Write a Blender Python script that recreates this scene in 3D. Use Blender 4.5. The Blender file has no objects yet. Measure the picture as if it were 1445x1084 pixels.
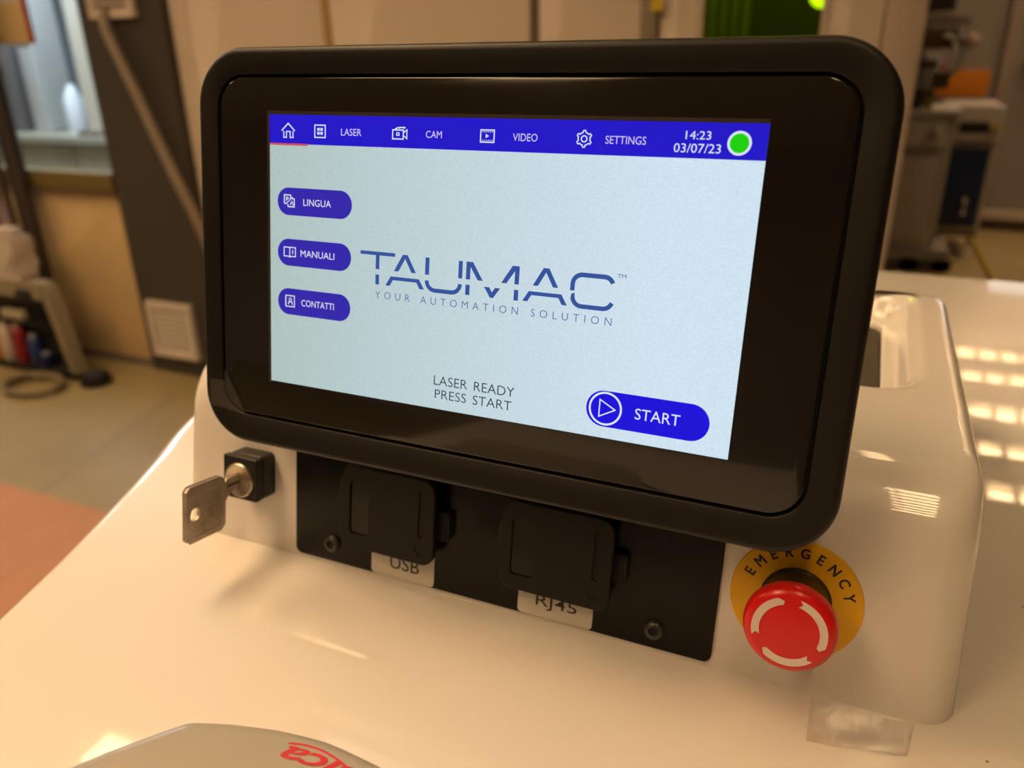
import bpy, bmesh, math, random
from math import sin, cos, pi, radians
from mathutils import Vector, Matrix
random.seed(4)
SC = bpy.context.scene
COL = SC.collection
OZ = 1.068            # height of the local origin (lower left corner of the display) above the floor

# ------------------------------------------------------------------ camera
FPX = 1118.77
YAW, PITCH, ROLL = 0.419071, 0.404851, -0.0196649
cd = bpy.data.cameras.new('camera'); cam = bpy.data.objects.new('camera', cd); COL.objects.link(cam)
def cam_rows(yaw, pitch, roll):
    B = Matrix(((1,0,0),(0,0,-1),(0,1,0)))
    Y = Matrix(((cos(yaw),sin(yaw),0),(-sin(yaw),cos(yaw),0),(0,0,1)))
    P = Matrix(((1,0,0),(0,cos(pitch),-sin(pitch)),(0,sin(pitch),cos(pitch))))
    Q = Matrix(((cos(roll),-sin(roll),0),(sin(roll),cos(roll),0),(0,0,1)))
    return Q @ B @ P @ Y
Rm = cam_rows(YAW, PITCH, ROLL)
m = Matrix((Rm[0], -Rm[1], -Rm[2])).transposed().to_4x4()
m.translation = Vector((0.25722, -0.283052, 0.151076 + OZ))
cam.matrix_world = m
cd.sensor_width = 36; cd.lens = FPX / 1445 * 36
cd.clip_start = 0.01; cd.clip_end = 60
cd.dof.use_dof = True; cd.dof.focus_distance = 0.335; cd.dof.aperture_fstop = 7.2
SC.camera = cam

# ------------------------------------------------------------------ world, exposure
w = bpy.data.worlds.new('world'); SC.world = w; w.use_nodes = True
w.node_tree.nodes['Background'].inputs[0].default_value = (1.0, .72, .45, 1)
w.node_tree.nodes['Background'].inputs[1].default_value = 0.4
SC.view_settings.view_transform = 'Standard'; SC.view_settings.look = 'None'
SC.view_settings.exposure = 0.0; SC.view_settings.gamma = 1.0; SC.view_settings.use_curve_mapping = False
LAMP = 19.0                       # strength of the ceiling luminaires
LAMP_COL = (1.0, .66, .345)
def area(name, loc, rot, size, power, col):
    l = bpy.data.lights.new(name, 'AREA'); l.shape = 'RECTANGLE'; l.size, l.size_y = size; l.energy = power; l.color = col
    o = bpy.data.objects.new(name, l); COL.objects.link(o); o.location = (loc[0], loc[1], loc[2] + OZ); o.rotation_euler = rot
    return o
area('fill_next_room', (-3.7, 2.75, 1.45), (0, 0, 0), (2.0, 1.0), 95, (.80, .90, 1.0))  # added fill without a visible source, brightens bench fronts and blue wall
area('fill_behind_green_window', (-.05, 2.5, 1.2), (0, 0, 0), (.5, .5), 7, (1, .9, .5))  # added fill, no known source, lights what stands behind the green pane

# ------------------------------------------------------------------ materials
MATS = {}
def lin(c):
    return tuple(((x/255)/12.92 if x/255 <= .04045 else ((x/255+.055)/1.055)**2.4) for x in c)
def mat(name, col, rough=.5, metal=0, coat=0, coat_r=.03, noise=0, nscale=20, bump=0, bscale=200, trans=0, alpha=1, spec=.5, ior=1.45, emit=None, estr=0):
    if name in MATS: return MATS[name]
    M = bpy.data.materials.new(name); M.use_nodes = True
    nt = M.node_tree; p = nt.nodes['Principled BSDF']
    p.inputs['Base Color'].default_value = (*col, 1); p.inputs['Roughness'].default_value = rough
    p.inputs['Metallic'].default_value = metal; p.inputs['Coat Weight'].default_value = coat
    p.inputs['Coat Roughness'].default_value = coat_r; p.inputs['Transmission Weight'].default_value = trans
    p.inputs['Alpha'].default_value = alpha; p.inputs['Specular IOR Level'].default_value = spec; p.inputs['IOR'].default_value = ior
    tc = nt.nodes.new('ShaderNodeTexCoord')
    if noise:
        n = nt.nodes.new('ShaderNodeTexNoise'); n.inputs['Scale'].default_value = nscale; n.inputs['Detail'].default_value = 4
        r = nt.nodes.new('ShaderNodeValToRGB')
        r.color_ramp.elements[0].position = .3; r.color_ramp.elements[1].position = .7
        r.color_ramp.elements[0].color = (*[c*(1-noise) for c in col], 1); r.color_ramp.elements[1].color = (*[min(1, c*(1+noise)) for c in col], 1)
        nt.links.new(tc.outputs['Object'], n.inputs['Vector']); nt.links.new(n.outputs['Fac'], r.inputs['Fac']); nt.links.new(r.outputs['Color'], p.inputs['Base Color'])
    if bump:
        n = nt.nodes.new('ShaderNodeTexNoise'); n.inputs['Scale'].default_value = bscale; n.inputs['Detail'].default_value = 3
        b = nt.nodes.new('ShaderNodeBump'); b.inputs['Strength'].default_value = bump; b.inputs['Distance'].default_value = .0005
        nt.links.new(tc.outputs['Object'], n.inputs['Vector']); nt.links.new(n.outputs['Fac'], b.inputs['Height']); nt.links.new(b.outputs['Normal'], p.inputs['Normal'])
    if emit is not None:
        p.inputs['Emission Color'].default_value = (*emit, 1); p.inputs['Emission Strength'].default_value = estr
    MATS[name] = M
    return M

def gelcoat():
    M = mat('white_gelcoat', (.82, .775, .735), rough=.35, coat=1, coat_r=.02)
    nt = M.node_tree; p = nt.nodes['Principled BSDF']
    tc = nt.nodes['Texture Coordinate']
    # faint tone variation and scattered dirt specks
    n = nt.nodes.new('ShaderNodeTexNoise'); n.inputs['Scale'].default_value = 9
    r = nt.nodes.new('ShaderNodeValToRGB'); r.color_ramp.elements[0].color = (.80, .755, .715, 1); r.color_ramp.elements[1].color = (.84, .795, .755, 1)
    v = nt.nodes.new('ShaderNodeTexVoronoi'); v.inputs['Scale'].default_value = 34
    c = nt.nodes.new('ShaderNodeMath'); c.operation = 'LESS_THAN'; c.inputs[1].default_value = .022
    mx = nt.nodes.new('ShaderNodeMix'); mx.data_type = 'RGBA'; mx.inputs['B'].default_value = (.33, .24, .16, 1)
    for a in (n, v): nt.links.new(tc.outputs['Object'], a.inputs['Vector'])
    nt.links.new(n.outputs['Fac'], r.inputs['Fac']); nt.links.new(v.outputs['Distance'], c.inputs[0])
    nt.links.new(c.outputs[0], mx.inputs['Factor']); nt.links.new(r.outputs['Color'], mx.inputs['A']); nt.links.new(mx.outputs['Result'], p.inputs['Base Color'])
    # very slight waviness of the moulding
    n2 = nt.nodes.new('ShaderNodeTexNoise'); n2.inputs['Scale'].default_value = 14; n2.inputs['Detail'].default_value = 1
    b = nt.nodes.new('ShaderNodeBump'); b.inputs['Strength'].default_value = .05; b.inputs['Distance'].default_value = .002
    nt.links.new(tc.outputs['Object'], n2.inputs['Vector']); nt.links.new(n2.outputs['Fac'], b.inputs['Height']); nt.links.new(b.outputs['Normal'], p.inputs['Coat Normal'])
    return M
M_WHITE = gelcoat()
M_BEZEL = mat('matte_black_housing', (.0070, .0058, .0053), rough=.46, spec=.4, bump=.05, bscale=900)
M_GLASS = mat('black_cover_glass', (.0085, .0066, .0058), rough=.12, coat=.6, coat_r=.03)
M_PLATE = mat('black_plate', (.0045, .0038, .0033), spec=.3, rough=.26, bump=.05, bscale=500)
M_FLAP = mat('black_flap_plastic', (.0088, .0075, .0064), rough=.5, spec=.35, bump=.12, bscale=1200)
M_FLAPG = mat('black_flap_polished', (.009, .0078, .007), rough=.22)
M_LOCK = mat('black_lock_plastic', (.016, .014, .013), rough=.38, bump=.05, bscale=700)
M_NICKEL = mat('nickel', (.66, .58, .46), rough=.36, metal=1, noise=.10, nscale=160)
M_KEY = mat('worn_nickel_key', (.50, .44, .36), rough=.42, metal=.65, noise=.22, nscale=120, bump=.2, bscale=300)
M_SCREW = mat('black_screw', (.075, .066, .06), rough=.35, metal=.6)
M_LABEL = mat('silver_white_label', (.66, .62, .56), rough=.42)
M_INK = mat('dark_print', (.035, .03, .028), rough=.5)
M_YEL = mat('yellow_label', (.88, .49, .010), rough=.45)
M_COLLAR = mat('dark_bronze_collar', (.055, .040, .018), rough=.38, metal=.3)
M_RED = mat('red_plastic', (.72, .008, .008), rough=.28, coat=.3, coat_r=.15)
M_PINKW = mat('white_print_on_red', (.78, .66, .62), rough=.5)
M_GREY = mat('warm_grey_lacquer', (.40, .365, .30), rough=.36, coat=.25, coat_r=.1)
M_SCRIPT = mat('red_print', (.58, .008, .020), rough=.45)
def film(name, f, rough=.08, col=(1, 1, 1)):
    M = bpy.data.materials.new(name); M.use_nodes = True; nt = M.node_tree
    nt.nodes.remove(nt.nodes['Principled BSDF']); out = nt.nodes['Material Output']
    t = nt.nodes.new('ShaderNodeBsdfTransparent'); t.inputs[0].default_value = (*col, 1)
    g = nt.nodes.new('ShaderNodeBsdfGlossy'); g.inputs['Roughness'].default_value = rough
    mx = nt.nodes.new('ShaderNodeMixShader'); mx.inputs[0].default_value = f
    tc = nt.nodes.new('ShaderNodeTexCoord'); n = nt.nodes.new('ShaderNodeTexNoise'); n.inputs['Scale'].default_value = 90
    b = nt.nodes.new('ShaderNodeBump'); b.inputs['Strength'].default_value = .3; b.inputs['Distance'].default_value = .002
    nt.links.new(tc.outputs['Object'], n.inputs['Vector']); nt.links.new(n.outputs['Fac'], b.inputs['Height']); nt.links.new(b.outputs['Normal'], g.inputs['Normal'])
    nt.links.new(t.outputs[0], mx.inputs[1]); nt.links.new(g.outputs[0], mx.inputs[2]); nt.links.new(mx.outputs[0], out.inputs[0])
    return M
M_TAPE = film('clear_tape', .30, .16)
M_FILM = film('clear_protective_film', .10, .35)
def lcd(name, col, grain=0):
    """light given off by the display: a backlit colour with the fine pixel grain of the panel"""
    M = bpy.data.materials.new(name); M.use_nodes = True; nt = M.node_tree; p = nt.nodes['Principled BSDF']
    p.inputs['Base Color'].default_value = (.01, .01, .01, 1); p.inputs['Roughness'].default_value = .12; p.inputs['Specular IOR Level'].default_value = .3
    p.inputs['Emission Strength'].default_value = 1; p.inputs['Emission Color'].default_value = (*col, 1)
    if grain:
        tc = nt.nodes.new('ShaderNodeTexCoord')
        n = nt.nodes.new('ShaderNodeTexNoise'); n.inputs['Scale'].default_value = 1500; n.inputs['Detail'].default_value = 1
        r = nt.nodes.new('ShaderNodeValToRGB'); r.color_ramp.elements[0].position = .3; r.color_ramp.elements[1].position = .7
        r.color_ramp.elements[0].color = (*[c*(1-grain) for c in col], 1); r.color_ramp.elements[1].color = (*[c*(1+grain*.8) for c in col], 1)
        nt.links.new(tc.outputs['Object'], n.inputs['Vector']); nt.links.new(n.outputs['Fac'], r.inputs['Fac']); nt.links.new(r.outputs['Color'], p.inputs['Emission Color'])
    return M
M_LCD = lcd('display_pale_blue', (.53, .66, .72), .06)
_nt = M_LCD.node_tree; _p = _nt.nodes['Principled BSDF']          # viewing-angle shift painted into the emission: greener and dimmer towards the left side
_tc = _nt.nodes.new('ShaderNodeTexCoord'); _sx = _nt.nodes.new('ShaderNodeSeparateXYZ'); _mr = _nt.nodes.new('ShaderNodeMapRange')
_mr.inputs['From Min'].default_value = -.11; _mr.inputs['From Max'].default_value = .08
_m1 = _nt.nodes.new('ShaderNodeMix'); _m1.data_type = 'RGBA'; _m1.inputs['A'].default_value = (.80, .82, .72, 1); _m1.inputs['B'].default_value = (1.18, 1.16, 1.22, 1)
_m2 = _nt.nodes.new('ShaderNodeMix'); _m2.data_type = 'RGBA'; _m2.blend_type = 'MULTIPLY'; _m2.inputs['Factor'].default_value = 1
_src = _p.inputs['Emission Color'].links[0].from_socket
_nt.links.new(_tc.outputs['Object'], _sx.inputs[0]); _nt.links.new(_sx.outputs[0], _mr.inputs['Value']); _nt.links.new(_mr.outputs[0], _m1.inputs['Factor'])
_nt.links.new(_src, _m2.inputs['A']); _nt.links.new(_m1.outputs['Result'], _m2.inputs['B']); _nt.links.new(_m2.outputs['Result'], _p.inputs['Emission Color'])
M_LCD_BLUE = lcd('display_deep_blue', (.012, .006, .58))
M_LCD_BLUE2 = lcd('display_violet_blue', (.030, .018, .40))
M_LCD_BLUE3 = lcd('display_pure_blue', (.005, .002, .70))
M_LCD_WHITE = lcd('display_white', (.72, .76, .88))
M_LCD_PINK = lcd('display_pinkish_white', (.62, .56, .80))
M_LCD_NAVY = lcd('display_logo_blue', (.030, .085, .33))
M_LCD_TEXT = lcd('display_dark_text', (.030, .035, .07))
M_LCD_GREEN = lcd('display_green', (.010, .62, .004))
M_LCD_RED = lcd('display_red', (.62, .07, .10))

# ------------------------------------------------------------------ mesh helpers (local coordinates, metres)
def tag(o, label=None, cat=None, group=None, kind=None):
    if label: o['label'] = label
    if cat: o['category'] = cat
    if group: o['group'] = group
    if kind: o['kind'] = kind
    return o
def thing(name, label, cat, loc, group=None):
    o = bpy.data.objects.new(name, None); COL.objects.link(o); o.empty_display_size = .02
    o.location = (loc[0], loc[1], loc[2] + OZ)
    return tag(o, label, cat, group)
def wloc(o):
    v = Vector((0, 0, 0))
    while o is not None: v += o.location; o = o.parent
    return v
def obj(name, geo, material, parent=None, smooth=None, origin=None):
    vs, fs = geo
    me = bpy.data.meshes.new(name)
    vs = [Vector(v) + Vector((0, 0, OZ)) for v in vs]
    base = wloc(parent) if parent else Vector((0, 0, 0))
    if origin is None:
        lo = [min(v[i] for v in vs) for i in range(3)]; hi = [max(v[i] for v in vs) for i in range(3)]
        org = Vector(((lo[0]+hi[0])/2, (lo[1]+hi[1])/2, lo[2]))
    else: org = Vector(origin) + Vector((0, 0, OZ))
    me.from_pydata([v - org for v in vs], [], fs)
    bm = bmesh.new(); bm.from_mesh(me); bmesh.ops.recalc_face_normals(bm, faces=bm.faces)
    bm.to_mesh(me); bm.free()
    me.materials.append(material)
    if smooth:
        for p in me.polygons: p.use_smooth = len(p.vertices) <= 4
        me.set_sharp_from_angle(angle=radians(smooth))
    o = bpy.data.objects.new(name, me); COL.objects.link(o)
    o.parent = parent; o.location = org - base
    return o
def struct(name, geo, material, parent=None, smooth=None):
    o = obj(name, geo, material, parent, smooth)
    if parent is None: o['kind'] = 'structure'
    return o
def join(*gs):
    V, F = [], []
    for vs, fs in gs:
        k = len(V); V += list(vs); F += [tuple(i + k for i in f) for f in fs]
    return V, F
def box(x0, x1, y0, y1, z0, z1, f=None):
    v = [(x, y, z) for z in (z0, z1) for y in (y0, y1) for x in (x0, x1)]
    if f: v = [f(*p) for p in v]
    return v, [(0,2,3,1),(4,5,7,6),(0,1,5,4),(2,6,7,3),(0,4,6,2),(1,3,7,5)]
def loft(rings, cap0=True, cap1=True, closed=True):
    n = len(rings[0]); V = [tuple(p) for r in rings for p in r]; F = []
    for k in range(len(rings)-1):
        for i in range(n if closed else n-1):
            j = (i+1) % n; F.append((k*n+i, k*n+j, (k+1)*n+j, (k+1)*n+i))
    if cap0: F.append(tuple(range(n-1, -1, -1)))
    if cap1: F.append(tuple((len(rings)-1)*n + i for i in range(n)))
    return V, F
def rr(u0, u1, v0, v1, r, n=8):
    """rounded rectangle, counter-clockwise; r = radius or (bl, br, tr, tl)"""
    if not isinstance(r, (tuple, list)): r = (r,)*4
    P = []
    for (cx, cy, a, q) in ((u1-r[1], v0+r[1], -90, r[1]), (u1-r[2], v1-r[2], 0, r[2]), (u0+r[3], v1-r[3], 90, r[3]), (u0+r[0], v0+r[0], 180, r[0])):
        for i in range(n+1):
            t = radians(a + 90*i/n); P.append((cx + q*cos(t), cy + q*sin(t)))
    return P
def dens(P, n):
    """extra points on the four straight sides of a rounded rectangle made with n steps per corner"""
    out = []; N = len(P)
    for i in range(N):
        a = P[i]; out.append(a)
        if i % (n+1) == n:
            b = P[(i+1) % N]
            for t in (.01, .04, .35, .65, .96, .99): out.append(tuple(a[k]*(1-t)+b[k]*t for k in range(len(a))))
    return out
def offset(P, d):
    """inset a counter-clockwise outline by d"""
    n = len(P); out = []
    for i in range(n):
        a = Vector(P[i]); pr = Vector(P[i-1]); nx = Vector(P[(i+1) % n])
        e1 = a-pr; e2 = nx-a
        if e1.length < 1e-9: e1 = e2
        if e2.length < 1e-9: e2 = e1
        n1 = Vector((-e1.y, e1.x)).normalized(); n2 = Vector((-e2.y, e2.x)).normalized()
        b = n1+n2
        if b.length < 1e-6: b = n1
        b.normalize(); k = d/max(.5, b.dot(n1)); out.append((a.x+b.x*k, a.y+b.y*k))
    return out
def prism(P, s0, s1, f, bev=0, steps=3):
    """extruded outline with a rounded front edge"""
    R = [[f(u, v, s0) for u, v in P]]
    if bev:
        for i in range(steps+1):
            a = pi/2*i/steps; Q = offset(P, bev*(1-cos(a))); R.append([f(u, v, s1-bev*(1-sin(a))) for u, v in Q])
    else: R.append([f(u, v, s1) for u, v in P])
    return loft(R)
def circ(cx, cy, r, n=32, a0=0):
    return [(cx+r*cos(a0+2*pi*i/n), cy+r*sin(a0+2*pi*i/n)) for i in range(n)]
def lathe(prof, cu, cv, f, n=48, cap0=True, cap1=True):
    return loft([[f(cu+r*cos(2*pi*i/n), cv+r*sin(2*pi*i/n), s) for i in range(n)] for r, s in prof], cap0, cap1)
def tube(path, r, n=10, caps=True):
    P = [Vector(p) for p in path]; R = []
    up = Vector((0, 0, 1))
    for i, p in enumerate(P):
        d = (P[min(i+1, len(P)-1)] - P[max(i-1, 0)]).normalized()
        a = d.cross(up)
        if a.length < .05: a = d.cross(Vector((0, 1, 0)))
        a.normalize(); b = d.cross(a)
        R.append([p + a*r*cos(2*pi*k/n) + b*r*sin(2*pi*k/n) for k in range(n)])
    return loft(R, caps, caps)
def spline(P, n=8):
    P = [Vector(p) for p in P]; out = []
    for i in range(len(P)-1):
        p0, p1, p2, p3 = P[max(i-1, 0)], P[i], P[i+1], P[min(i+2, len(P)-1)]
        for k in range(n):
            t = k/n; out.append(.5*((2*p1)+(p2-p0)*t+(2*p0-5*p1+4*p2-p3)*t*t+(3*p1-p0-3*p2+p3)*t**3))
    out.append(P[-1]); return out
def stroke(P, wd, closed=False):
    """flat line of constant width in 2-D, with mitred joints -> list of quads"""
    P = [Vector(p) for p in P]; n = len(P); L, Rr = [], []
    for i in range(n):
        a = P[i]; pr = P[i-1] if (i or closed) else None; nx = P[(i+1) % n] if (i < n-1 or closed) else None
        d1 = (a-pr).normalized() if pr is not None else (nx-a).normalized()
        d2 = (nx-a).normalized() if nx is not None else d1
        n1 = Vector((-d1.y, d1.x)); n2 = Vector((-d2.y, d2.x)); b = (n1+n2)
        b = b.normalized() if b.length > 1e-6 else n1
        k = wd/2/max(.45, b.dot(n1)); L.append(a+b*k); Rr.append(a-b*k)
    Q = []
    for i in range(n if closed else n-1):
        j = (i+1) % n; Q.append([tuple(L[i]), tuple(L[j]), tuple(Rr[j]), tuple(Rr[i])])
    return Q
def flat(polys, f, s, th=.00004):
    """2-D polygons laid as a thin print on a surface"""
    gs = []
    for P in polys:
        gs.append(loft([[f(u, v, s-th) for u, v in P], [f(u, v, s) for u, v in P]]))
    return join(*gs)
def text_geo(body, shear=0, off=0, space=1.0, word=1.0):
    c = bpy.data.curves.new('t', 'FONT'); c.body = body; c.shear = shear; c.offset = off; c.space_character = space; c.space_word = word
    c.resolution_u = 3; c.fill_mode = 'FRONT' if hasattr(c, 'fill_mode') else c.fill_mode
    o = bpy.data.objects.new('t', c); COL.objects.link(o)
    dg = bpy.context.evaluated_depsgraph_get(); me = bpy.data.meshes.new_from_object(o.evaluated_get(dg))
    V = [(v.co.x, v.co.y) for v in me.vertices]; F = [tuple(p.vertices) for p in me.polygons]
    bpy.data.objects.remove(o); bpy.data.curves.remove(c); bpy.data.meshes.remove(me)
    return V, F
BOLD = [1]
def bold(V, F, d):
    W, G = [], []
    for dx, dy in ((-d, -d), (d, -d), (d, d), (-d, d), (0, 0)):
        k = len(W); W += [(x+dx, y+dy) for x, y in V]; G += [tuple(q+k for q in f) for f in F]
    BOLD[0] = len(V)
    return W, G
def text(name, body, bb, f, s, material, parent, **k):
    """lettering fitted to the rectangle bb = (u0, u1, v0, v1)"""
    V, F = text_geo(body, **k)
    x0, x1 = min(v[0] for v in V), max(v[0] for v in V); y0, y1 = min(v[1] for v in V), max(v[1] for v in V)
    W = [f(bb[0]+(x-x0)/(x1-x0)*(bb[1]-bb[0]), bb[2]+(y-y0)/(y1-y0)*(bb[3]-bb[2]), s) for x, y in V]
    return obj(name, (W, F), material, parent)
def carve(o, *cutters):
    """cut recesses into o (exact boolean, baked into the mesh)"""
    for g in cutters:
        c = obj('cutter', g, M_FLAP)
        md = o.modifiers.new('b', 'BOOLEAN'); md.object = c; md.operation = 'DIFFERENCE'; md.solver = 'EXACT'
        bpy.context.view_layer.update()
        me = bpy.data.meshes.new_from_object(o.evaluated_get(bpy.context.evaluated_depsgraph_get()))
        o.modifiers.clear(); old = o.data; o.data = me; me.name = o.name
        bpy.data.objects.remove(c); bpy.data.meshes.remove(old)
    for p in o.data.polygons: p.use_smooth = False
    return o

# planes: the display plane (u right, v up the tilted glass, s towards the viewer) and the front panel of the console behind it
T = .1978
EU, EV, EN = Vector((1, 0, 0)), Vector((0, sin(T), cos(T))), Vector((0, -cos(T), sin(T)))
HA = .04*cos(T)
def SP(u, v, s): return EU*u + EV*v + EN*s
def FP(u, v, s): return EU*u + EV*v + EN*(s-HA)
def mmS(u, v, s): return SP(u/1000, v/1000, s)
def XY(z): return lambda x, y, s: Vector((x, y, z+s))
def XZ(yy): return lambda x, z, s: Vector((x, yy-s, z))
ZD = -.1182           # deck level
ZF = -OZ              # floor level

# ------------------------------------------------------------------ room shell
M_FLOOR = mat('olive_tan_floor', (.29, .23, .115), rough=.42, noise=.12, nscale=3, bump=.1, bscale=30)
M_BEIGE = mat('beige_wall_panel', (.72, .63, .56), rough=.6, noise=.03, nscale=4)
M_TANP = mat('tan_board', (.62, .46, .25), rough=.6, noise=.05, nscale=5)
M_SILL = mat('olive_brown_sill', (.15, .11, .035), rough=.75)
M_PILLAR = mat('dark_brown_grey_paint', (.052, .045, .040), rough=.6, noise=.06, nscale=6)
M_CEIL = mat('off_white_ceiling', (.70, .70, .69), rough=.8)
M_WALL = mat('warm_wall', (.42, .40, .37), rough=.8, noise=.04, nscale=3)
M_HALL = mat('greige_hall_wall', (.27, .24, .22), rough=.7, noise=.04, nscale=2)
M_SEAM = mat('seam_dark', (.16, .125, .10), rough=.7)
M_WOOD = mat('orange_wood_strip', (.46, .29, .13), rough=.5)
M_PALE = mat('pale_pilaster', (.58, .48, .40), rough=.55)
M_LOUV = mat('pale_grille', (.62, .54, .48), rough=.5)
CE = 1.682
struct('floor', box(-6.2, 4.2, -3.6, 7.2, ZF-.05, ZF), M_FLOOR)
struct('ceiling', box(-6.2, 4.2, -3.6, 7.2, CE+.09, CE+.14), M_CEIL)
struct('wall_left', box(-6.2, -6.1, -3.6, 7.2, ZF, CE+.09), M_WALL)
struct('wall_right', box(4.1, 4.2, -3.6, 7.2, ZF, CE+.09), M_WALL)
struct('wall_front', box(-6.1, 4.1, -3.6, -3.5, ZF, CE+.09), M_WALL)
struct('wall_back', box(.2, 4.1, 5.95, 6.05, ZF, CE+.09), M_HALL)
struct('baseboard_back', box(.35, 4.1, 5.92, 5.95, ZF, -.99), mat('dark_baseboard', (.075, .045, .028), rough=.6))
struct('trim_1', box(.35, 4.1, 5.90, 5.95, -.99, -.935), M_PALE)
# partition at the back of this room: core and cladding
WY = 1.95
pw = struct('wall_partition', box(-1.975, -.19, WY+.02, WY+.10, ZF, CE+.09), M_SEAM)
def cut(name, x0, x1, z0, z1, m_, d=.02): return obj(name, join(prism(rr(x0, x1, z0, z1, .002, 2), -.02, d-.02, XZ(WY), .003)), m_, pw, 30)
for x0, x1 in ((-1.972, -1.90), (-1.896, -1.356), (-1.326, -.662), (-.634, -.348)):
    for z0, z1 in ((ZF, -.25), (-.246, CE+.09)): cut('wall_panel', x0, x1, z0, z1, M_BEIGE)
cut('wood_strip', -1.353, -1.329, ZF, CE+.09, M_WOOD, .024)
cut('pilaster', -.345, -.30, ZF, CE+.09, mat('grey_pilaster', (.27, .22, .175), rough=.5), .035)
cut('wall_panel', -.296, -.20, ZF, CE+.09, M_BEIGE)
pr = struct('wall_partition_end', join(box(.105, .33, WY+.02, WY+.10, ZF, CE+.09), box(-.19, .105, WY+.02, WY+.10, ZF, -.05), box(-.19, .105, WY+.02, WY+.10, 1.2, CE+.09)), M_SEAM)
obj('wall_panel', prism(rr(.108, .238, ZF, CE+.09, .002, 2), -.02, .0, XZ(WY), .003), M_BEIGE, pr, 30)
obj('end_post', prism(rr(.242, .33, ZF, CE+.09, .004, 3), -.08, .02, XZ(WY), .004), mat('pale_end_post', (.52, .43, .37), rough=.5), pr, 30)
# green laser safety window
M_GREEN = mat('green_filter_glass', (.42, .60, .04), rough=.02, trans=1, ior=1.05, spec=.3)
gw = struct('window_2', join(box(-.20, -.185, WY-.005, WY+.06, -.05, 1.2), box(.10, .115, WY-.005, WY+.06, -.05, 1.2), box(-.185, .10, WY-.005, WY+.06, -.05, -.03), box(-.185, .10, WY-.005, WY+.06, 1.18, 1.2)), M_PALE)
obj('green_pane', box(-.185, .10, WY+.03, WY+.036, -.03, 1.18), M_GREEN, gw)
# space behind the green window
struct('wall_booth', join(box(-.75, .19, 3.0, 3.05, ZF, CE+.09), box(.15, .19, WY+.1, 3.0, ZF, CE+.09), box(-.75, -.7, WY+.1, 3.0, ZF, CE+.09)), mat('booth_wall', (.10, .10, .05), rough=.8))
g = thing('booth_curtain', 'yellow-green curtain strip seen through the left half of the green window', 'curtain', (-.28, 2.6, ZF))
for k in range(4):
    x = -.30 + k*.035
    obj('curtain_fold', prism([(x, 2.60), (x+.012, 2.585), (x+.030, 2.60), (x+.012, 2.615)], ZF, .9, lambda a, b, s: Vector((a, b, s))), mat('curtain_cloth', (.45, .50, .08), rough=.8), g)
g = thing('booth_lamp', 'small bright yellow-green lamp near the right top of the green window', 'lamp', (.06, 2.3, .30))
obj('lamp_bulb', lathe([(.0, .0), (.03, .008), (.035, .02), (.02, .03), (0, .032)], .075, .262, lambda u, v, s: Vector((u, 2.28-s, v)), 20, False, False), mat('booth_bulb', (.5, .6, .1), emit=(.75, .95, .05), estr=2.5), g, 60)
obj('lamp_arm', tube([(.075, 2.29, .262), (.10, 2.34, .5), (.10, 2.4, CE+.085)], .008), M_SEAM, g)
o = obj('yellow_tag', prism(rr(-.318, -.285, .222, .262, .002, 2), .036, .037, XZ(WY-.0205)), mat('yellow_tag', (.62, .48, .03), rough=.5)); tag(o, 'small yellow tag on the grey pilaster above the monitor', 'tag')
o.location.y += .037
# dark pillar and left part of the partition with the window
PX0, PX1 = -2.362, -1.975
struct('wall_pillar', prism(rr(PX0, PX1, WY-.03, WY+.14, .006, 3), ZF, CE+.09, lambda a, b, s: Vector((a, b, s))), M_PILLAR, smooth=30)
lw = struct('wall_parapet', box(-6.1, PX0, WY+.02, WY+.10, ZF, -.345), M_SEAM)
for x0, x1 in ((-4.4, -3.40), (-3.396, PX0-.003)):
    obj('wall_panel', prism(rr(x0, x1, ZF+.03, -.347, .003, 2), -.02, .0, XZ(WY), .004), M_TANP, lw, 30)
struct('baseboard_left', box(-4.4, PX0, WY-.012, WY+.02, ZF, ZF+.03), M_SEAM)
struct('trim_2', prism(rr(WY-.04, WY+.03, -.345, -.272, .008, 3), -4.4, PX0, lambda a, b, s: Vector((s, a, b))), M_SILL, smooth=30)
w1 = struct('window_1', join(box(-4.4, -4.34, WY, WY+.08, -.272, CE+.09), box(PX0-.022, PX0, WY, WY+.08, -.272, CE+.09), box(-3.42, -3.38, WY, WY+.08, -.272, CE+.09)), M_SILL)
M_CLEAR = film('window_glass', .06, .03, (.93, .96, .97))
for x0, x1 in ((-4.34, -3.42), (-3.38, PX0-.022)): obj('pane', box(x0, x1, WY+.04, WY+.045, -.272, CE+.09), M_CLEAR, w1)

# next room seen through the window
M_NR = mat('blue_grey_wall', (.30, .36, .42), rough=.8, noise=.06, nscale=2)
struct('wall_next_room', join(box(-6.1, -.75, 4.6, 4.7, ZF, CE+.09), box(-.80, -.75, WY+.1, 4.6, ZF, CE+.09)), M_NR)
g = thing('steel_bench', 'long grey steel bench behind the left window', 'bench', (-4.2, 3.4, ZF))
obj('bench_top', box(-5.2, -3.0, 3.1, 3.8, -.34, -.30), mat('bench_grey', (.36, .35, .28), rough=.5), g)
for k in range(4):
    x = -5.18+k*.55
    obj('bench_drawer', prism(rr(x, x+.53, -.98, -.345, .01, 2), -.6, 0, XZ(3.14), .01), mat('bench_green_grey', (.36, .35, .27), rough=.6), g, 30)
obj('bench_plinth', box(-5.15, -3.05, 3.2, 3.75, ZF, -.98), M_SEAM, g)
o = obj('orange_sign', prism(rr(-4.12, -3.92, .235, .315, .03, 4), 0, .02, XZ(3.6), .004), mat('orange_red_sign', (.72, .16, .05), rough=.5), None, 30)
tag(o, 'blurred orange-red sign seen through the left window', 'sign')
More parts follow.
